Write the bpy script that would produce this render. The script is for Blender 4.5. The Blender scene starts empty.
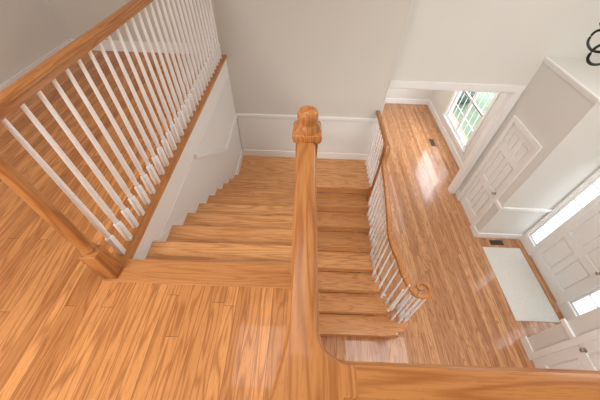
import bpy, bmesh, math, random
from mathutils import Vector, Matrix
random.seed(4)
S=bpy.context.scene
COL=S.collection
try:
    S.view_settings.view_transform='Standard'
except Exception: pass

# ---------------------------------------------------------------- materials
class NT:
    def __init__(s,name):
        m=bpy.data.materials.new(name); m.use_nodes=True
        s.m=m; s.n=m.node_tree.nodes; s.l=m.node_tree.links
        s.b=s.n['Principled BSDF']
    def put(s,sock,v):
        if isinstance(v,bpy.types.NodeSocket): s.l.new(v,sock)
        else: sock.default_value=v
    def math(s,op,a,b=None,c=None):
        n=s.n.new('ShaderNodeMath'); n.operation=op
        s.put(n.inputs[0],a)
        if b is not None: s.put(n.inputs[1],b)
        if c is not None: s.put(n.inputs[2],c)
        return n.outputs[0]
    def comb(s,x,y,z):
        n=s.n.new('ShaderNodeCombineXYZ')
        for i,v in enumerate((x,y,z)): s.put(n.inputs[i],v)
        return n.outputs[0]
    def noise(s,vec,scale,detail=2,w=None,rough=.5,dist=0):
        n=s.n.new('ShaderNodeTexNoise')
        if w is not None:
            n.noise_dimensions='4D'; s.put(n.inputs['W'],w)
        s.put(n.inputs['Vector'],vec); n.inputs['Scale'].default_value=scale
        n.inputs['Detail'].default_value=detail; n.inputs['Roughness'].default_value=rough
        n.inputs['Distortion'].default_value=dist
        return n.outputs['Fac']
    def ramp(s,f,stops):
        n=s.n.new('ShaderNodeValToRGB'); s.put(n.inputs[0],f)
        e=n.color_ramp.elements
        e[0].position=stops[0][0]; e[0].color=(*stops[0][1],1)
        e[1].position=stops[-1][0]; e[1].color=(*stops[-1][1],1)
        for p,c in stops[1:-1]:
            q=e.new(p); q.color=(*c,1)
        return n.outputs[0]
    def mix(s,f,a,b,mode='MIX'):
        n=s.n.new('ShaderNodeMix'); n.data_type='RGBA'; n.blend_type=mode
        s.put(n.inputs[0],f)
        for k,v in ((6,a),(7,b)):
            if isinstance(v,tuple) and len(v)==3: v=(*v,1)
            s.put(n.inputs[k],v)
        return n.outputs[2]

def wood(name,axis,plank=0.0,length=1.1,light=(.66,.34,.15),dark=(.46,.205,.075),rough=.29,contr=1.0,coat=.15,zrow=False,freq=46.0,ws=17.0,seam=.018):
    t=NT(name)
    g=t.n.new('ShaderNodeNewGeometry')
    sp=t.n.new('ShaderNodeSeparateXYZ'); t.l.new(g.outputs['Position'],sp.inputs[0])
    X,Y,Z=sp.outputs
    L,W,V={'x':(X,Y,Z),'y':(Y,X,Z),'z':(Z,X,Y)}[axis]
    if plank>0:
        wr=t.math('DIVIDE',W,plank); row=t.math('FLOOR',wr)
        if zrow:
            row=t.math('MULTIPLY',t.math('FLOOR',t.math('DIVIDE',t.math('ADD',Z,.06),.17)),17.0)
        n1=t.n.new('ShaderNodeTexWhiteNoise'); n1.noise_dimensions='1D'; t.put(n1.inputs['W'],row)
        l2=t.math('MULTIPLY_ADD',n1.outputs['Value'],7.3,t.math('DIVIDE',L,length))
        cl=t.math('FLOOR',l2)
        n2=t.n.new('ShaderNodeTexWhiteNoise'); n2.noise_dimensions='2D'
        t.put(n2.inputs['Vector'],t.comb(row,cl,0.0)); rnd=n2.outputs['Value']
        fw=t.math('FRACT',wr); ew=t.math('MINIMUM',fw,t.math('SUBTRACT',1.0,fw))
        gw=t.math('LESS_THAN',ew,seam)
        fl=t.math('FRACT',l2); gl=t.math('LESS_THAN',fl,.0012)
        gap=t.math('MAXIMUM',gw,gl) if not zrow else None
    else:
        rnd=t.noise(t.comb(t.math('MULTIPLY',W,.5),t.math('MULTIPLY',V,.5),0.0),2.0); gap=None
    vec=t.comb(t.math('MULTIPLY',W,ws),t.math('MULTIPLY',L,1.4),t.math('MULTIPLY',V,ws))
    fld=t.noise(vec,1.0,1.4,w=t.math('MULTIPLY',rnd,37.0),dist=.3,rough=.4)
    cont=t.math('SINE',t.math('MULTIPLY',fld,freq))
    cont=t.math('MULTIPLY_ADD',cont,.5,.5)
    cont=t.math('POWER',cont,2.6)
    vf=t.comb(t.math('MULTIPLY',W,300.0),t.math('MULTIPLY',L,12.0),t.math('MULTIPLY',V,300.0))
    fine=t.noise(vf,1.0,3,w=t.math('MULTIPLY',rnd,11.0),rough=.65)
    base=t.mix(rnd,dark,light)
    dk=(dark[0]*.62,dark[1]*.47,dark[2]*.36)
    c=t.mix(t.math('MULTIPLY',cont,.58*contr),base,dk)
    c=t.mix(t.math('MULTIPLY',t.math('GREATER_THAN',fine,.54),.30*contr),c,dk)
    if gap is not None:
        c=t.mix(t.math('MULTIPLY',gap,.6),c,(.12,.045,.015))
    t.put(t.b.inputs['Base Color'],c)
    t.put(t.b.inputs['Roughness'],t.math('MULTIPLY_ADD',fine,.12,rough-.04))
    t.b.inputs['Specular IOR Level'].default_value=.28
    t.b.inputs['Coat Weight'].default_value=coat; t.b.inputs['Coat Roughness'].default_value=.05
    bp=t.n.new('ShaderNodeBump'); bp.inputs['Strength'].default_value=.05; bp.inputs['Distance'].default_value=.002
    t.put(bp.inputs['Height'],fine); t.l.new(bp.outputs[0],t.b.inputs['Normal'])
    return t.m

def paint(name,col,rough=.5,var=.03):
    t=NT(name)
    g=t.n.new('ShaderNodeNewGeometry')
    n=t.noise(g.outputs['Position'],1.3,3)
    c=t.mix(n,tuple(v*(1-var) for v in col),tuple(min(1,v*(1+var)) for v in col))
    t.put(t.b.inputs['Base Color'],c); t.b.inputs['Roughness'].default_value=rough
    n2=t.noise(g.outputs['Position'],220,2)
    bp=t.n.new('ShaderNodeBump'); bp.inputs['Strength'].default_value=.03; bp.inputs['Distance'].default_value=.001
    t.put(bp.inputs['Height'],n2); t.l.new(bp.outputs[0],t.b.inputs['Normal'])
    return t.m

M={}
M['floor']=wood('oak_strip_floor','y',.068,2.6,light=(.78,.365,.13),dark=(.50,.205,.065),coat=.3)
M['floor_g']=wood('oak_strip_floor_lower','y',.068,2.6,light=(.66,.35,.17),dark=(.43,.20,.09),rough=.22,coat=.45)
M['board_x']=wood('oak_board_x','x',0,1,contr=.7,light=(.68,.32,.12),dark=(.55,.24,.08))
M['board_y']=wood('oak_board_y','y',0,1,contr=.7,light=(.64,.29,.10),dark=(.51,.215,.068))
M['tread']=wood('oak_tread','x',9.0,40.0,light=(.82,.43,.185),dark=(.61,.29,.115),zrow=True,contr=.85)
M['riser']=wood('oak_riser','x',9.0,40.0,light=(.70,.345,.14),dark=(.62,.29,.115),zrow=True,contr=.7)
RL=dict(light=(.61,.28,.095),dark=(.47,.195,.058),rough=.32,contr=1.0,coat=.18,freq=44.0,ws=17.0)
M['rail_y']=wood('oak_rail_y','y',0,1,**RL)
M['rail_x']=wood('oak_rail_x','x',0,1,**RL)
M['post']=wood('oak_post','z',0,1,**RL)
M['wall']=paint('wall_paint_greige',(.675,.65,.595),.65)
M['wall2']=paint('wall_paint_light',(.765,.75,.71),.65)
M['wains']=paint('wainscot_white',(.83,.825,.81),.4,.01)
M['trim']=paint('trim_white_gloss',(.90,.895,.88),.3,.01)
M['bal']=paint('baluster_white',(.94,.945,.95),.3,.01)
M['ceil']=paint('ceiling_white',(.85,.85,.84),.8,.01)
M['iron']=paint('black_iron',(.015,.013,.012),.4)
M['brass']=paint('satin_nickel',(.42,.38,.32),.35); M['brass'].node_tree.nodes['Principled BSDF'].inputs['Metallic'].default_value=1
M['vent']=paint('vent_bronze',(.07,.05,.035),.45)
M['lawn']=paint('lawn_green',(.20,.26,.17),.9,.5)
M['leaf']=paint('leaf_green',(.07,.12,.085),.8,.5)
M['stone']=paint('porch_stone',(.8,.79,.78),.8)
def mat_mat():
    t=NT('entry_mat')
    g=t.n.new('ShaderNodeNewGeometry')
    n=t.noise(g.outputs['Position'],22,6,dist=.4,rough=.7)
    c=t.ramp(n,[(.3,(.63,.60,.55)),(.5,(.67,.645,.595)),(.7,(.70,.675,.63))])
    t.put(t.b.inputs['Base Color'],c); t.b.inputs['Roughness'].default_value=.7
    return t.m
M['mat']=mat_mat()
def glass():
    t=NT('window_glass'); o=t.n['Material Output']
    tr=t.n.new('ShaderNodeBsdfTransparent'); gl=t.n.new('ShaderNodeBsdfGlossy'); gl.inputs['Roughness'].default_value=.02
    mx=t.n.new('ShaderNodeMixShader'); mx.inputs[0].default_value=.06
    t.l.new(tr.outputs[0],mx.inputs[1]); t.l.new(gl.outputs[0],mx.inputs[2]); t.l.new(mx.outputs[0],o.inputs[0])
    return t.m
M['glass']=glass()
def emis():
    t=NT('bulb_glow'); t.b.inputs['Base Color'].default_value=(1,.9,.75,1)
    t.b.inputs['Emission Color'].default_value=(1,.85,.6,1); t.b.inputs['Emission Strength'].default_value=3
    return t.m
M['bulb']=emis()

# ---------------------------------------------------------------- helpers
def mkobj(name,bm,mat,parent=None,kind=None,smooth=False,origin=None):
    bmesh.ops.recalc_face_normals(bm,faces=bm.faces[:])
    if origin is None:
        xs=[v.co for v in bm.verts]
        mn=Vector((min(c.x for c in xs),min(c.y for c in xs),min(c.z for c in xs)))
        mx=Vector((max(c.x for c in xs),max(c.y for c in xs),max(c.z for c in xs)))
        origin=Vector(((mn.x+mx.x)/2,(mn.y+mx.y)/2,mn.z))
    origin=Vector(origin)
    bmesh.ops.translate(bm,verts=bm.verts[:],vec=-origin)
    me=bpy.data.meshes.new(name); bm.to_mesh(me); bm.free()
    if isinstance(mat,(list,tuple)):
        for q in mat: me.materials.append(q)
    else: me.materials.append(mat)
    if smooth:
        for p in me.polygons: p.use_smooth=True
        try: me.set_sharp_from_angle(angle=math.radians(40))
        except Exception: pass
    ob=bpy.data.objects.new(name,me); COL.objects.link(ob)
    if parent is not None:
        ob.parent=parent; ob.location=origin-parent.location
        p=parent.parent
        while p is not None:
            ob.location=ob.location-p.location; p=p.parent
    else: ob.location=origin
    if kind: ob['kind']=kind
    return ob

def addbox(bm,a,b,bev=0,mi=0):
    x0,x1=sorted((a[0],b[0]));y0,y1=sorted((a[1],b[1]));z0,z1=sorted((a[2],b[2]))
    vs=[bm.verts.new(p) for p in ((x0,y0,z0),(x1,y0,z0),(x1,y1,z0),(x0,y1,z0),(x0,y0,z1),(x1,y0,z1),(x1,y1,z1),(x0,y1,z1))]
    fs=[bm.faces.new([vs[i] for i in f]) for f in ((0,3,2,1),(4,5,6,7),(0,1,5,4),(1,2,6,5),(2,3,7,6),(3,0,4,7))]
    for f in fs: f.material_index=mi
    if bev>0:
        es=list({e for f in fs for e in f.edges})
        bmesh.ops.bevel(bm,geom=es,offset=bev,segments=2,profile=.5,affect='EDGES')
def boxes(name,lst,mat,parent=None,kind=None,bev=0,origin=None):
    bm=bmesh.new()
    for q in lst:
        addbox(bm,q[0],q[1],q[2] if len(q)>2 else bev,q[3] if len(q)>3 else 0)
    return mkobj(name,bm,mat,parent,kind,origin=origin)
def st(name,a,b,mat,bev=0): return boxes(name,[(a,b)],mat,kind='structure',bev=bev)
def sts(name,l,mat,bev=0): return boxes(name,l,mat,kind='structure',bev=bev)
def lathe(bm,cx,cy,prof,seg=20,mi=0):
    rings=[]
    for r,z in prof:
        rings.append([bm.verts.new((cx+r*math.cos(2*math.pi*i/seg),cy+r*math.sin(2*math.pi*i/seg),z)) for i in range(seg)])
    for a,b in zip(rings,rings[1:]):
        for i in range(seg):
            j=(i+1)%seg
            f=bm.faces.new((a[i],a[j],b[j],b[i])); f.material_index=mi
    f=bm.faces.new(rings[0][::-1]); f.material_index=mi
    f=bm.faces.new(rings[-1]); f.material_index=mi
def empty(name,loc,label,cat,group=None,parent=None):
    e=bpy.data.objects.new(name,None); COL.objects.link(e); e.location=loc; e.empty_display_size=.1
    if label: e['label']=label
    if cat: e['category']=cat
    if group: e['group']=group
    if parent: e.parent=parent
    return e
def catmull(pts,n=6):
    P=[Vector(p) for p in pts]; P=[P[0]*2-P[1]]+P+[P[-1]*2-P[-2]]
    out=[]
    for i in range(1,len(P)-2):
        for k in range(n):
            t=k/n; a,b,c,d=P[i-1],P[i],P[i+1],P[i+2]
            out.append(.5*((2*b)+(c-a)*t+(2*a-5*b+4*c-d)*t*t+(3*b-a-3*c+d)*t**3))
    out.append(P[-2]); return out
HALF=[(0,.0),(.018,-.0003),(.0235,-.0015),(.0255,-.0045),(.0275,-.0085),(.031,-.0105),(.0315,-.014),(.0315,-.026),(.0285,-.030),(.0225,-.033),(.021,-.042),(.0235,-.050),(.022,-.060)]
PROF=HALF+[(-x,z) for x,z in HALF[::-1][:-1]]
def sweep(bm,path,prof=PROF,scale=1.0):
    rings=[]
    n=len(path)
    for i,p in enumerate(path):
        t=(path[min(i+1,n-1)]-path[max(i-1,0)])
        t.normalize()
        side=t.cross(Vector((0,0,1)))
        if side.length<1e-3: side=Vector((1,0,0))
        side.normalize(); up=side.cross(t).normalized()
        s=scale(i/(n-1)) if callable(scale) else scale
        rings.append([bm.verts.new(p+side*x*s+up*z*s) for x,z in prof])
    m=len(prof)
    for a,b in zip(rings,rings[1:]):
        for i in range(m):
            j=(i+1)%m; bm.faces.new((a[i],a[j],b[j],b[i]))
    bm.faces.new(rings[0]); bm.faces.new(rings[-1][::-1])
def rail(name,pts,mat,parent,smoothn=0,scale=1.0,label=None):
    bm=bmesh.new(); path=catmull(pts,smoothn) if smoothn else [Vector(p) for p in pts]
    sweep(bm,path,scale=scale)
    o=mkobj(name,bm,mat,parent,smooth=True)
    if label:o['label']=label
    return o
_bal={}
def baluster(parent,x,y,z0,h,k=1.0):
    key=(round(h,3),k)
    if key not in _bal:
        bm=bmesh.new(); w=.0165*k; hb=min(.18,h*.23)
        addbox(bm,(-w,-w,0),(w,w,hb),.002)
        top=h
        prof=[(r*k,z) for r,z in [(.0160,hb-.004),(.0115,hb+.008),(.0160,hb+.02),(.0120,hb+.032),(.0150,hb+.06),(.0172,hb+.12),(.0160,hb+.22*(top-hb)),(.0122,hb+.6*(top-hb)),(.0092,top-.01),(.0092,top)]]
        lathe(bm,0,0,prof,14)
        o=mkobj('baluster',bm,M['bal'],None,smooth=True,origin=(0,0,0))
        _bal[key]=o.data
        bpy.data.objects.remove(o)
    o=bpy.data.objects.new('baluster',_bal[key]); COL.objects.link(o)
    o.parent=parent; o.location=Vector((x,y,z0))-parent.location
    return o
def newel(parent,x,y,z0,zt,mat,w=.045,base=.26,name='newel_post',ubl=.16,cap=True):
    bm=bmesh.new()
    addbox(bm,(x-w,y-w,z0),(x+w,y+w,z0+base),.004)
    ub=zt-ubl
    addbox(bm,(x-w*.8,y-w*.8,ub),(x+w*.8,y+w*.8,zt),.006)
    a=z0+base; H=ub-a
    lathe(bm,x,y,[(w*.92,a-.003),(w*.72,a+.012),(w*.84,a+.024),(w*.84,a+.030),(w*.66,a+.044),(w*.72,a+.09),(w*.78,a+.18),(w*.76,a+H*.45),(w*.64,a+H*.8),(w*.58,ub-.05),(w*.78,ub-.035),(w*.78,ub-.022),(w*.6,ub-.012),(w*.75,ub+.003)],24)
    o=mkobj(name,bm,mat,parent,smooth=True,origin=(x,y,z0))
    if cap:
        bm=bmesh.new(); z=zt-.002
        addbox(bm,(x-w*1.04,y-w*1.04,z),(x+w*1.04,y+w*1.04,z+.034),.012)
        lathe(bm,x,y,[(w*.95,z+.028),(w*.90,z+.042),(w*.72,z+.053),(w*.66,z+.060),(w*.72,z+.070),(w*.73,z+.084),(w*.62,z+.095),(w*.40,z+.101),(w*.15,z+.102)],32)
        c=mkobj('newel_cap',bm,mat,o,smooth=True,origin=(x,y,z))
    return o

Z2=3.06; ZL=1.33; ZC=5.55; YB=3.88; XL=-1.05; YT=.81; XW=-3.1
# ---------------------------------------------------------------- shell
st('floor',(-3.3,-1.6,-.2),(4.6,8.35,0),M['floor_g'])
sts('floor',[((XW-.05,-1.6,Z2-.26),(-1.13,YB+.02,Z2)),((-1.13,-1.6,Z2-.26),(.05,.68,Z2)),((.05,-1.6,Z2-.26),(4.5,.06,Z2))],M['floor'])
sts('trim_1',[((-1.16,.675,Z2-.03),(.0,YT+.02,Z2+.004))],M['board_x'],.006)
sts('trim_2',[((-1.17,.69,Z2-.03),(-1.055,YB,Z2+.005))],M['board_y'],.008)
sts('trim_3',[((-1.13,YT-.04,Z2-.3),(-1.075,YB,Z2-.03)),((-1.13,.68,Z2-.3),(.0,YT-.03,Z2-.03)),((.0,.06,Z2-.3),(.05,YT-.03,Z2-.002)),((.05,.06,Z2-.3),(3.55,.085,Z2-.002))],M['trim'])
st('ceiling',(XW-.2,-1.7,ZC),(4.7,4.6,ZC+.1),M['ceil'])
st('ceiling',(0,4.5,2.75),(4.2,8.3,2.85),M['ceil'])
st('wall_back',(XW-.1,YB,0),(1.2,4.38,ZC),M['wall'])
YF=4.38
sts('wall_foyer_back',[((1.2,YF,0),(1.36,YF+.13,ZC)),((1.36,YF,2.45),(3.43,YF+.13,ZC)),((3.43,YF,0),(4.6,YF+.13,ZC))],M['wall2'])
sts('trim_4',[((1.36,YF-.02,2.45),(3.52,YF,2.56)),((3.43,YF-.02,0),(3.52,YF,2.45)),((1.36,YF-.005,2.43),(3.43,YF+.135,2.45)),((3.41,YF-.005,0),(3.43,YF+.135,2.43)),((1.36,YF-.005,0),(1.38,YF+.135,2.43))],M['trim'])
st('wall_stair_left',(-1.13,.2,0),(XL-.02,YB,Z2-.26),M['wains'])
st('wall_left',(XW-.15,-1.6,0),(XW,YB,ZC),M['wall2'])
st('wall_front',(XW-.15,-1.7,0),(4.6,-1.6,ZC),M['wall'])
sts('wall_under_stair',[((-1.05,.2,0),(.05,.3,Z2-.26))],M['wall'])
sts('baseboard_hall',[((XW,-1.6,Z2),(XW+.02,YB,Z2+.13)),((XW+.02,YB-.02,Z2),(-1.2,YB,Z2+.13))],M['trim'],.004)
XC=3.55; XD=4.44; ZE=2.98
def closet(nm,y0,y1,d0,d1):
    sts(nm,[((XC,y0,0),(XC+.12,d0,ZE)),((XC,d1,0),(XC+.12,y1,ZE)),((XC,d0,2.05),(XC+.12,d1,ZE))],M['wall2'])
closet('wall_closet_back',3.2,YF,3.45,4.15)
closet('wall_closet_front',-1.6,1.28,.30,1.0)
sts('wall_alcove_back',[((XC+.12,3.2,0),(XD,3.32,ZE))],M['wall2'])
sts('wall_alcove_front',[((XC+.12,1.16,0),(XD,1.28,ZE))],M['wall2'])
sts('wall_ledge',[((XC+.02,3.22,ZE),(XD,YF,ZE+.02)),((XC+.02,-1.6,ZE),(XD,1.26,ZE+.02))],M['wall2'])
sts('trim_5',[((XC-.022,3.178,ZE-.012),(XC+.02,YF,ZE+.022)),((XC+.02,3.178,ZE-.012),(XD,3.22,ZE+.022)),((XC-.022,-1.6,ZE-.012),(XC+.02,1.302,ZE+.022)),((XC+.02,1.26,ZE-.012),(XD,1.302,ZE+.022)),((XC-.012,3.188,ZE-.05),(XC,YF,ZE-.012)),((XC-.012,-1.6,ZE-.05),(XC,1.292,ZE-.012))],M['trim'],.004)
sts('wall_right',[((XD,-1.6,0),(XD+.15,1.5,ZC)),((XD,3.18,0),(XD+.15,YF,ZC)),((XD,1.5,2.2),(XD+.15,3.18,ZC))],M['wall2'])
sts('trim_6',[((XC+.02,3.17,.88),(XD,3.2,.95)),((XC-.03,3.17,.88),(XC,3.37,.95))],M['trim'],.006)
sts('trim_7',[((XC-.03,1.08,.88),(XC,1.31,.95))],M['trim'],.006)
sts('baseboard_closet',[((XC-.018,3.185,0),(XC,3.37,.14)),((XC,3.182,0),(XD,3.2,.14)),((XC-.018,4.23,0),(XC,YF-.02,.14)),((XC-.018,1.08,0),(XC,1.3,.14)),((XC-.018,-1.6,0),(XC,.22,.14))],M['trim'],.003)
def panel_door(nm,x,y0,y1,z1,knob_y):
    L=[((x+.04,y0,.01),(x+.07,y1,z1))]
    w=y1-y0; st_=.1; rows=[(.22,.80),(.93,1.52),(1.64,z1-.12)]
    pw=(w-3*st_)/2
    for a,b in ((y0,y0+st_),(y0+st_+pw,y0+2*st_+pw),(y1-st_,y1)): L.append(((x+.018,a,.01),(x+.04,b,z1)))
    for a,b in ((.01,.22),(.80,.93),(1.52,1.64),(z1-.12,z1)):
        for k in range(2):
            ya=y0+st_+k*(pw+st_); L.append(((x+.018,ya,a),(x+.04,ya+pw,b)))
    for a,b in rows:
        for k in range(2):
            ya=y0+st_+k*(pw+st_); L.append(((x+.024,ya+.03,a+.03),(x+.041,ya+pw-.03,b-.03),.007))
    d=sts(nm,L,M['trim'])
    bm=bmesh.new()
    lathe(bm,0,0,[(.024,0),(.024,.006),(.01,.012),(.01,.03),(.02,.038),(.024,.05),(.017,.06),(.004,.063)],16)
    bmesh.ops.rotate(bm,verts=bm.verts[:],matrix=Matrix.Rotation(-math.pi/2,3,'Y'))
    bmesh.ops.translate(bm,verts=bm.verts[:],vec=(x+.018,knob_y,.95))
    k=mkobj('door_knob',bm,M['brass'],d,smooth=True); k['label']='round satin metal door knob'
    return d
panel_door('door_1',XC,3.45,4.15,2.05,3.52)
panel_door('door_2',XC,.30,1.0,2.05,.93)
for n,(a,b) in (('trim_8',(3.45,4.15)),('trim_9',(.30,1.0))):
    sts(n,[((XC-.02,a-.08,0),(XC,a,2.13)),((XC-.02,b,0),(XC,b+.08,2.13)),((XC-.02,a,2.05),(XC,b,2.13))],M['trim'],.004)
panel_door('door_3',XD,1.90,2.81,2.08,1.98)
sts('trim_10',[((XD-.02,1.40,0),(XD,1.5,2.30)),((XD-.02,3.15,0),(XD,3.18,2.30)),((XD-.02,1.5,2.2),(XD,3.15,2.30)),
   ((XD,1.5,0),(XD+.12,1.54,2.2)),((XD,1.84,0),(XD+.12,1.9,2.2)),((XD,2.81,0),(XD+.12,2.87,2.2)),((XD,3.14,0),(XD+.12,3.18,2.2)),((XD,1.54,2.08),(XD+.12,3.14,2.2)),
   ((XD,1.54,0),(XD+.1,1.84,.22)),((XD,2.87,0),(XD+.1,3.14,.22))],M['trim'],.003)
def sidelight(nm,y0,y1):
    L=[((XD+.03,y0,.22),(XD+.06,y0+.04,2.08)),((XD+.03,y1-.04,.22),(XD+.06,y1,2.08))]
    for k in range(6):
        z=.22+k*(1.86-.035)/5
        L.append(((XD+.032,y0+.04,z),(XD+.058,y1-.04,z+(.035 if k in(0,5) else .018))))
    w=sts(nm,L,M['trim'])
    g=boxes('window_pane',[((XD+.043,y0+.04,.22),(XD+.047,y1-.04,2.08))],M['glass'],w)
    return w
sidelight('window_1',1.54,1.84); sidelight('window_2',2.87,3.14)
# far room
XR=3.95; wy0,wy1,wz0,wz1=5.5,6.95,.40,2.1
sts('wall_far_right',[((XR,YF+.13,0),(XR+.14,wy0,2.75)),((XR,wy1,0),(XR+.14,8.2,2.75)),((XR,wy0,0),(XR+.14,wy1,wz0)),((XR,wy0,wz1),(XR+.14,wy1,2.75))],M['wall2'])
st('wall_far_back',(0,8.2,0),(XR+.14,8.33,2.75),M['wall2'])
st('wall_far_left',(0,YF+.13,0),(.12,8.2,2.75),M['wall2'])
sts('baseboard_far',[((XR-.02,YF+.13,0),(XR,8.2,.16)),((.12,8.18,0),(XR-.02,8.2,.16))],M['trim'],.004)
sts('trim_11',[((XR-.02,wy0-.09,wz0-.1),(XR,wy0,wz1+.1)),((XR-.02,wy1,wz0-.1),(XR,wy1+.09,wz1+.1)),((XR-.02,wy0,wz1),(XR,wy1,wz1+.1)),((XR-.045,wy0-.11,wz0-.03),(XR+.02,wy1+.11,wz0)),((XR-.018,wy0,wz0-.1),(XR,wy1,wz0-.03))],M['trim'],.003)
L=[]
ym=(wy0+wy1)/2
for a,b in ((wy0,ym-.015),(ym+.015,wy1)):
    for z0,z1 in ((wz0,1.25),(1.23,wz1)):
        L+= [((XR+.05,a,z0),(XR+.09,a+.035,z1)),((XR+.05,b-.035,z0),(XR+.09,b,z1)),((XR+.05,a+.035,z0),(XR+.09,b-.035,z0+.035)),((XR+.05,a+.035,z1-.035),(XR+.09,b-.035,z1))]
        for k in (1,2):
            y=a+.035+k*(b-a-.07)/3; L.append(((XR+.064,y-.006,z0),(XR+.078,y+.006,z1)))
        z=(z0+z1)/2; L.append(((XR+.064,a+.035,z-.006),(XR+.078,b-.035,z+.006)))
L.append(((XR+.04,ym-.02,wz0),(XR+.11,ym+.02,wz1)))
w3=sts('window_3',L,M['trim'])
boxes('window_pane',[((XR+.068,wy0+.02,wz0+.02),(XR+.072,wy1-.02,wz1-.02))],M['glass'],w3)
# landing wall: baseboard, chair rail, wainscot
YL=3.195
sts('baseboard_landing',[((XL,YB-.018,ZL),(1.2,YB,ZL+.13)),((XL-.02,3.2,ZL),(XL-.002,YB-.018,ZL+.13))],M['trim'],.003)
zc=2.14; zl=2.09
sts('wall_wainscot_back',[((XL,YB-.006,ZL),(1.2,YB,zc))],M['wains'])
sts('trim_12',[((XL,YB-.03,zc),(1.18,YB,zc+.05))],M['trim'],.006)
R=(Z2-ZL)/10; T1=.265; sl=R/T1
def skew(bm,x0,x1,ya,za,yb,zb,h):
    vs=[bm.verts.new(p) for p in ((x0,ya,za),(x1,ya,za),(x1,ya,za+h),(x0,ya,za+h),(x0,yb,zb),(x1,yb,zb),(x1,yb,zb+h),(x0,yb,zb+h))]
    for f in ((0,1,2,3),(4,7,6,5),(0,4,5,1),(1,5,6,2),(2,6,7,3),(3,7,4,0)): bm.faces.new([vs[i] for i in f])
bm=bmesh.new()
skew(bm,XL-.021,XL+.008,YB-.03,zc,3.08,zl,.05)
skew(bm,XL-.021,XL+.008,3.08,zl,2.1,zl+.71*.98,.05)
mkobj('trim_13',bm,M['trim'],kind='structure')

# ---------------------------------------------------------------- staircase
SC=empty('staircase',(0,1.2,0),'u-shaped oak staircase with half landing and white stringers','staircase')
for j in range(1,10):
    z=Z2-R*j; yn=YT+T1*j
    boxes('tread',[((XL-.015,yn-T1-.012,z-.032),(0.0,yn,z),.006)],M['tread'],SC)
for j in range(0,10):
    z=Z2-R*j; yn=YT+T1*j
    boxes('riser',[((XL-.015,yn-.055,z-R+.0),(-.01,yn-.035,z-.03))],M['riser'],SC)
boxes('landing',[((XL-.015,YT+9*T1-.04,ZL-.03),(.06,YB-.008,ZL)),((.06,YL-.03,ZL-.03),(1.19,YB-.008,ZL),.008)],M['tread'],SC)
boxes('landing_frame',[((XL,3.2,ZL-.25),(1.15,YB-.01,ZL-.031))],M['trim'],SC)
Y1=1.22; NS=8; RR=ZL/NS; T2=(YL-.03-Y1)/(NS-1)
def plate(bm,x0,x1,y0,y1,z0,z1,r):
    pts=[(x0,y0),(x1-r,y0)]
    n=10
    hh=(y1-y0)
    if r>0:
        ry=min(r,hh/2)
        for i in range(n+1):
            a=-math.pi/2+ (math.pi/2)*i/n; pts.append((x1-r+r*math.cos(a),y0+ry+ry*math.sin(a)))
        for i in range(n+1):
            a=(math.pi/2)*i/n; pts.append((x1-r+r*math.cos(a),y1-ry+ry*math.sin(a)))
    else: pts.append((x1,y0)); pts.append((x1,y1))
    pts.append((x0,y1))
    lo=[bm.verts.new((*p,z0)) for p in pts]; hi=[bm.verts.new((*p,z1)) for p in pts]
    bm.faces.new(lo[::-1]); bm.faces.new(hi)
    for i in range(len(pts)):
        j=(i+1)%len(pts); bm.faces.new((lo[i],lo[j],hi[j],hi[i]))
xe={1:1.60,2:1.46,3:1.31,4:1.22,5:1.2,6:1.2,7:1.2}
for k in range(1,NS):
    z=RR*k; yn=Y1+T2*(k-1)
    bm=bmesh.new()
    r={1:.2,2:.12,3:.06,4:.02}.get(k,.012)
    if k==1:
        plate(bm,.06,xe[k],yn,yn+T2+.012,z-.028,z,r)
        plate(bm,1.25,1.76,yn+.06,yn+.46,z-.029,z-.0005,.19)
    else: plate(bm,.06,xe[k],yn,yn+T2+.012,z-.028,z,r)
    mkobj('tread',bm,M['tread'],SC)
    bm=bmesh.new()
    plate(bm,.07,xe[k]-.02,yn+.02,yn+.038,z-RR,z-.028,.0)
    if k==1:
        plate(bm,1.28,1.73,yn+.09,yn+.43,0,z-.029,.16)
    mkobj('riser',bm,M['riser'],SC)
boxes('riser',[((.07,YL-.01,ZL-RR),(1.18,YL+.004,ZL-.03))],M['riser'],SC)
bm=bmesh.new()
for k in range(1,NS):
    yn=Y1+T2*(k-1)
    addbox(bm,(xe[k]-.07,yn+.04,0),(xe[k]-.03,yn+T2+.038,RR*k-.029))
mkobj('stringer',bm,M['trim'],SC)
bm=bmesh.new()
for j in range(1,10):
    yn=YT+T1*j; z=Z2-R*j
    addbox(bm,(-.045,yn-T1-.03,z-.42),(-.012,yn-.055,z-.033))
mkobj('stringer',bm,M['trim'],SC)
bm=bmesh.new()
for k in range(1,NS):
    yn=Y1+T2*(k-1)
    addbox(bm,(.07,yn+.04,max(0,RR*k-.4)),(.10,yn+T2+.038,RR*k-.029))
mkobj('stringer',bm,M['trim'],SC)
bm=bmesh.new()
skew(bm,XL-.0195,XL-.0152,3.2,ZL-.05,YT,ZL-.05+sl*(3.2-YT),.2)
mkobj('skirt_board',bm,M['trim'],SC)

# ---------------------------------------------------------------- railings
CX=.015; ZR=4.66-.555
G1=empty('guard_railing',(CX,.4,Z2),'oak handrail guard with white balusters around the upper gallery','railing')
ycor=.078
rail('handrail',[(CX,.234,ZR),(CX,.40,ZR),(CX,.722,ZR)],M['rail_y'],G1,scale=.96)
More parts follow.
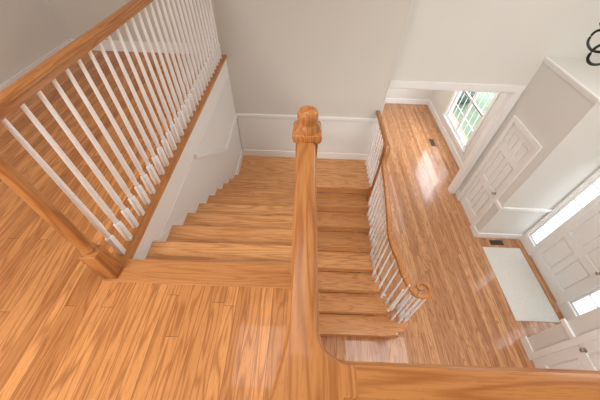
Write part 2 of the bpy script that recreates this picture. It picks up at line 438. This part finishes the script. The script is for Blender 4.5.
# one-piece corner fitting: outline extruded through the rail moulding profile
W_=.0315; ri=.05; XE=CX+W_+ri+.012
out=[]   # (x,y,edge_to_next_is_cut)
out.append((CX-W_,.2345,True)); out.append((CX+W_,.2345,False))
cxr,cyr=CX+W_+ri,ycor+W_+ri
for i in range(0,13):
    a=math.pi+(math.pi/2)*i/12
    out.append((cxr+ri*math.cos(a),cyr+ri*math.sin(a),False))
out.append((XE,ycor+W_,True)); out.append((XE,ycor-W_,False))
out.append((CX+.075,ycor-W_,False)); out.append((CX+.07,ycor-W_-.01,False)); out.append((CX+.075,-.02,False)); out.append((CX-.078,-.02,False))
for i in range(1,15):
    t=1-i/14
    out.append((CX-W_-(.078-W_)*t**1.6,.17-.19*t,False))
out=out[::-1]  # orientation handled by signed area
# after reversal, the flag belongs to the edge ending at this vertex's successor in old order
pts=[Vector((p[0],p[1])) for p in out]; n=len(pts)
flag={}
for i in range(n):
    flag[i]=out[(i+1)%n][2]
area2=sum(pts[i].x*pts[(i+1)%n].y-pts[(i+1)%n].x*pts[i].y for i in range(n))
sg=1 if area2>0 else -1
def inset(d):
    res=[]
    for i in range(n):
        a,b,c=pts[i-1],pts[i],pts[(i+1)%n]
        e1=(b-a).normalized(); e2=(c-b).normalized()
        n1=Vector((-e1.y,e1.x))*sg; n2=Vector((-e2.y,e2.x))*sg
        d1=0 if flag[(i-1)%n] else d; d2=0 if flag[i] else d
        det=n1.x*n2.y-n1.y*n2.x
        if abs(det)<.05: res.append(b+(n1+n2).normalized()*((d1+d2)/2)); continue
        res.append(b+Vector(((d1*n2.y-n1.y*d2)/det,(n1.x*d2-d1*n2.x)/det)))
    return res
bm=bmesh.new()
loops=[]
for x,z in HALF[::-1][:-1]:
    loops.append([bm.verts.new((p.x,p.y,ZR+z+.0004)) for p in inset(W_-x)])
for A,B in zip(loops,loops[1:]):
    for i in range(n):
        j=(i+1)%n; bm.faces.new((A[i],A[j],B[j],B[i]))
bm.faces.new(loops[0][::-1]); bm.faces.new(loops[-1])
mkobj('rail_fitting',bm,M['rail_y'],G1,smooth=True)
rail('handrail',[(XE-.001,ycor,ZR),(1.5,ycor,ZR),(3.5,ycor,ZR)],M['rail_x'],G1)
n0=newel(G1,CX,.765,Z2+.004,ZR-.008,M['post'],w=.046)
newel(G1,CX,ycor,Z2,ZR-.062,M['post'],cap=False)
for i in range(1,6): baluster(G1,CX,ycor+i*.114,Z2,ZR-.055-Z2)
for i in range(1,31): baluster(G1,CX+i*.114,ycor-.01,Z2,ZR-.055-Z2)
G2=empty('guard_railing',(-1.115,2.3,Z2),'oak handrail guard with white balusters beside the upstairs hall floor','railing')
rail('handrail',[(-1.115,.76,ZR),(-1.115,2,ZR),(-1.115,YB-.015,ZR)],M['rail_y'],G2,scale=.92)
newel(G2,-1.115,.735,Z2+.005,ZR-.005,M['post'],w=.044,base=.25,ubl=.08)
for i in range(29): baluster(G2,-1.115,.87+i*.103,Z2+.005,ZR-.055-Z2-.005,1.05)
bm=bmesh.new(); lathe(bm,0,0,[(.05,0),(.055,.006),(.05,.015),(.02,.018)],24)
bmesh.ops.rotate(bm,verts=bm.verts[:],matrix=Matrix.Rotation(math.pi/2,3,'X'))
bmesh.ops.translate(bm,verts=bm.verts[:],vec=(-1.115,YB,ZR-.03))
mkobj('rosette',bm,M['post'],G2,smooth=True)
G3=empty('stair_railing',(CX,2,ZL),'sloping oak stair handrail with white balusters on the upper flight','railing')
def nz(y): return Z2-sl*(y-YT)
xi=CX
rail('handrail',[(xi,.83,nz(.83)+.84),(xi,2,nz(2)+.84),(xi,3.12,nz(3.12)+.84)],M['rail_y'],G3)
newel(G3,xi,3.18,ZL,nz(3.18)+.84,M['post'])
for j in range(1,9):
    for q in (.06,.19):
        y=YT+T1*(j)-q-.01; zt=nz(y)+.84-.065
        baluster(G3,xi-.03,y,Z2-R*j,zt-(Z2-R*j),.9)
G4=empty('stair_railing',(1.16,1.9,0),'curving oak handrail with volute and white balusters on the lower flight','railing')
XG=1.15
ZG=2.33
s2=RR/T2
def nr(y): return RR+ (y-Y1)*s2
def zr(y): return nr(y)+.93
def xr(y):
    if y>2.1: return XG+.06*(2.95-y)/.85
    t=(2.1-y)/.55; return XG+.06+.28*t**1.5
rail('handrail',[(XG,YB-.012,ZG),(XG,3.5,ZG),(XG,3.09,ZG)],M['rail_y'],G4,scale=1.0)
newel(G4,XG,3.06,RR*7,ZG-.03,M['post'],w=.042,cap=False,ubl=.3)
P=[(XG,3.14,ZG+.002),(XG,3.04,ZG+.003),(XG,2.98,ZG-.03),(XG,2.95,ZG-.11),(XG,2.90,zr(2.9)-.02),(xr(2.6),2.6,zr(2.6)),(xr(2.25),2.25,zr(2.25)),(xr(2.1),2.1,zr(2.1)),(xr(1.93),1.93,zr(1.93)),(xr(1.78),1.78,zr(1.78)+.01),(xr(1.66),1.66,1.29)]
vc=Vector((1.665,1.575))
n=22
for i in range(n):
    t=i/(n-1); ang=math.radians(212+ t*400); rad=.145*(1-t)+.028*t
    P.append((vc.x+rad*math.cos(ang),vc.y+rad*math.sin(ang)*.92,1.165-.012*min(1,t*3)))
rail('handrail',P,M['rail_y'],G4,smoothn=4,scale=lambda t:1.12 if t<.45 else 1.12-.45*(t-.45)/.55)
bm=bmesh.new(); lathe(bm,vc.x,vc.y,[(.02,1.09),(.03,1.105),(.036,1.12),(.038,1.145),(.032,1.156),(.01,1.159)],24)
mkobj('volute_cap',bm,M['rail_y'],G4,smooth=True)
for k in range(2,NS):
    for q in (.05,.145,.24):
        y=Y1+T2*(k-1)+q+.01
        if y>2.98: continue
        baluster(G4,xr(y)-.02,y,RR*k,zr(y)-.068-RR*k,1.1)
for (x,y) in ((1.42,1.55),(1.50,1.47),(1.60,1.43),(1.69,1.44),(1.72,1.52),(1.71,1.60),(1.62,1.63)):
    baluster(G4,x,y,RR,1.10-RR,1.1)
newel(G4,1.63,1.53,RR,1.10,M['bal'],w=.028,base=.2,cap=False)
for i in range(6): baluster(G4,XG,3.19+i*.108,ZL,ZG-.06-ZL,1.1)

# ---------------------------------------------------------------- things
d=boxes('doormat',[((3.6,1.57,0),(4.33,2.96,.012),.004)],M['mat'])
d['label']='pale cream entry mat in front of the white front door'; d['category']='doormat'
def vent(x0,y0,x1,y1,label):
    bm=bmesh.new(); t=.012
    addbox(bm,(x0,y0,0),(x1,y0+t,.006)); addbox(bm,(x0,y1-t,0),(x1,y1,.006)); addbox(bm,(x0,y0,0),(x0+t,y1,.006)); addbox(bm,(x1-t,y0,0),(x1,y1,.006))
    addbox(bm,(x0+t,y0+t,0),(x1-t,y1-t,.001))
    n=int((x1-x0-2*t)/.018)
    for i in range(n):
        x=x0+t+(i+.5)*(x1-x0-2*t)/n; addbox(bm,(x-.004,y0+t,.001),(x+.004,y1-t,.005))
    o=mkobj('floor_vent',bm,M['vent']); o['label']=label; o['category']='floor vent'; o['group']='bronze floor registers'
vent(3.80,3.02,4.06,3.13,'bronze slotted floor register beside the entry alcove wall')
vent(3.48,6.08,3.6,6.38,'bronze slotted floor register below the window')
# chandelier
CH=(2.50,2.20,3.85)
C=empty('chandelier',CH,'black wrought iron chandelier with scroll arms hanging over foyer','chandelier')
cx,cy,cz=CH
bm=bmesh.new()
lathe(bm,cx,cy,[(.004,cz-.12),(.02,cz-.10),(.035,cz-.07),(.02,cz-.03),(.03,cz),(.045,cz+.03),(.02,cz+.07),(.012,cz+.15),(.012,cz+.34),(.03,cz+.37),(.012,cz+.4),(.006,cz+.42)],16)
mkobj('column',bm,M['iron'],C,smooth=True)
bm=bmesh.new(); lathe(bm,cx,cy,[(.005,cz+.415),(.005,ZC-.04),(.06,ZC-.03),(.065,ZC)],12)
mkobj('chain',bm,M['iron'],C,smooth=True)
ring=[(.010*math.cos(2*math.pi*i/8),.010*math.sin(2*math.pi*i/8)) for i in range(8)]
for i in range(6):
    a=math.pi+i*math.pi/3-.05
    e=Vector((math.cos(a),math.sin(a),0)); o=Vector(CH)
    arm=[(.03,.14),(.09,.17),(.15,.12),(.19,.03),(.25,-.05),(.33,-.07),(.395,-.03),(.40,.04),(.36,.07),(.32,.05),(.325,.01)]
    bm=bmesh.new(); sweep(bm,catmull([o+e*r_+Vector((0,0,z)) for r_,z in arm],6),prof=ring)
    mkobj('arm',bm,M['iron'],C,smooth=True)
    q=o+e*.37; bm=bmesh.new()
    lathe(bm,q.x,q.y,[(.008,q.z+.06),(.014,q.z+.08),(.026,q.z+.092),(.040,q.z+.105),(.039,q.z+.112),(.010,q.z+.113)],16)
    mkobj('candle_cup',bm,M['iron'],C,smooth=True)
    bm=bmesh.new(); lathe(bm,q.x,q.y,[(.012,q.z+.11),(.012,q.z+.17)],12); mkobj('candle_sleeve',bm,M['iron'],C,smooth=True)
    bm=bmesh.new(); lathe(bm,q.x,q.y,[(.006,q.z+.17),(.012,q.z+.19),(.010,q.z+.215),(.002,q.z+.235)],12); mkobj('bulb',bm,M['bulb'],C,smooth=True)
# outdoors
o=st('ground',(4.61,-12,-.35),(30,25,-.3),M['lawn'])
o=st('porch',(XD+.16,.6,-.29),(9.0,5.75,-.02),M['stone'])
for i,(x,y,s) in enumerate(((5.5,6.7,.42),(6.7,7.9,.6),(5.3,9.1,.5),(9.5,8.5,1.1),(10,12,1.4))):
    bm=bmesh.new(); bmesh.ops.create_icosphere(bm,subdivisions=4,radius=s)
    for v in bm.verts:
        v.co*=1+random.uniform(-.16,.16); v.co.z*=.85
    bmesh.ops.translate(bm,verts=bm.verts[:],vec=(x,y,-.3+s*.8))
    b=mkobj('shrub',bm,M['leaf']); b['label']='rounded green shrub on the lawn outside the window'; b['category']='shrub'; b['group']='garden shrubs'

# ---------------------------------------------------------------- light
w=bpy.data.worlds.new('world'); S.world=w; w.use_nodes=True
bg=w.node_tree.nodes['Background']; bg.inputs[0].default_value=(.80,.91,1,1); bg.inputs[1].default_value=4.5
def area(n,loc,sx,sy,p,col=(1,1,1),rot=(0,0,0)):
    l=bpy.data.lights.new(n,'AREA'); l.shape='RECTANGLE'; l.size=sx; l.size_y=sy; l.energy=p; l.color=col
    o=bpy.data.objects.new(n,l); COL.objects.link(o); o.location=loc; o.rotation_euler=rot; return o
area('light_foyer',(2.7,1.7,5.45),2.0,2.0,80,(1,.985,.96))
area('light_hall',(-1.5,-1.1,5.45),.8,.5,62,(1,.98,.95),(math.radians(28),0,0))
area('light_stair',(-.3,.8,5.45),.9,.7,8,(1,.98,.95))
area('fill_lower_hall',(1.5,-.9,2.7),2.2,.8,74,(1,.985,.96),(math.radians(58),0,0))  # unseen fill added under the gallery to brighten the lower flight's risers
area('light_far_room',(2.2,6.3,2.7),2.5,2.5,38,(1,.985,.96))
area('light_window',(XR-.1,6.3,1.3),1.0,1.4,32,(.88,.94,1),(0,math.radians(90),0))
sun=bpy.data.lights.new('sun','SUN'); sun.energy=3; sun.angle=.02
so=bpy.data.objects.new('sun',sun); COL.objects.link(so); so.rotation_euler=(math.radians(35),math.radians(-10),0)

# ---------------------------------------------------------------- camera
cam=bpy.data.cameras.new('camera'); co=bpy.data.objects.new('camera',cam); COL.objects.link(co)
f=279.0; cam.sensor_width=36; cam.lens=36*f/600; cam.clip_start=.02
p=math.radians(49.4); a=math.radians(2.2)
F=Vector((0,math.cos(p),-math.sin(p))); U=Vector((0,math.sin(p),math.cos(p))); Rr=Vector((1,0,0))
R2=Rr*math.cos(a)+U*math.sin(a); U2=-Rr*math.sin(a)+U*math.cos(a)
m=Matrix((R2,U2,-F)).transposed().to_4x4(); m.translation=Vector((0,0,4.66))
co.matrix_world=m
S.camera=co
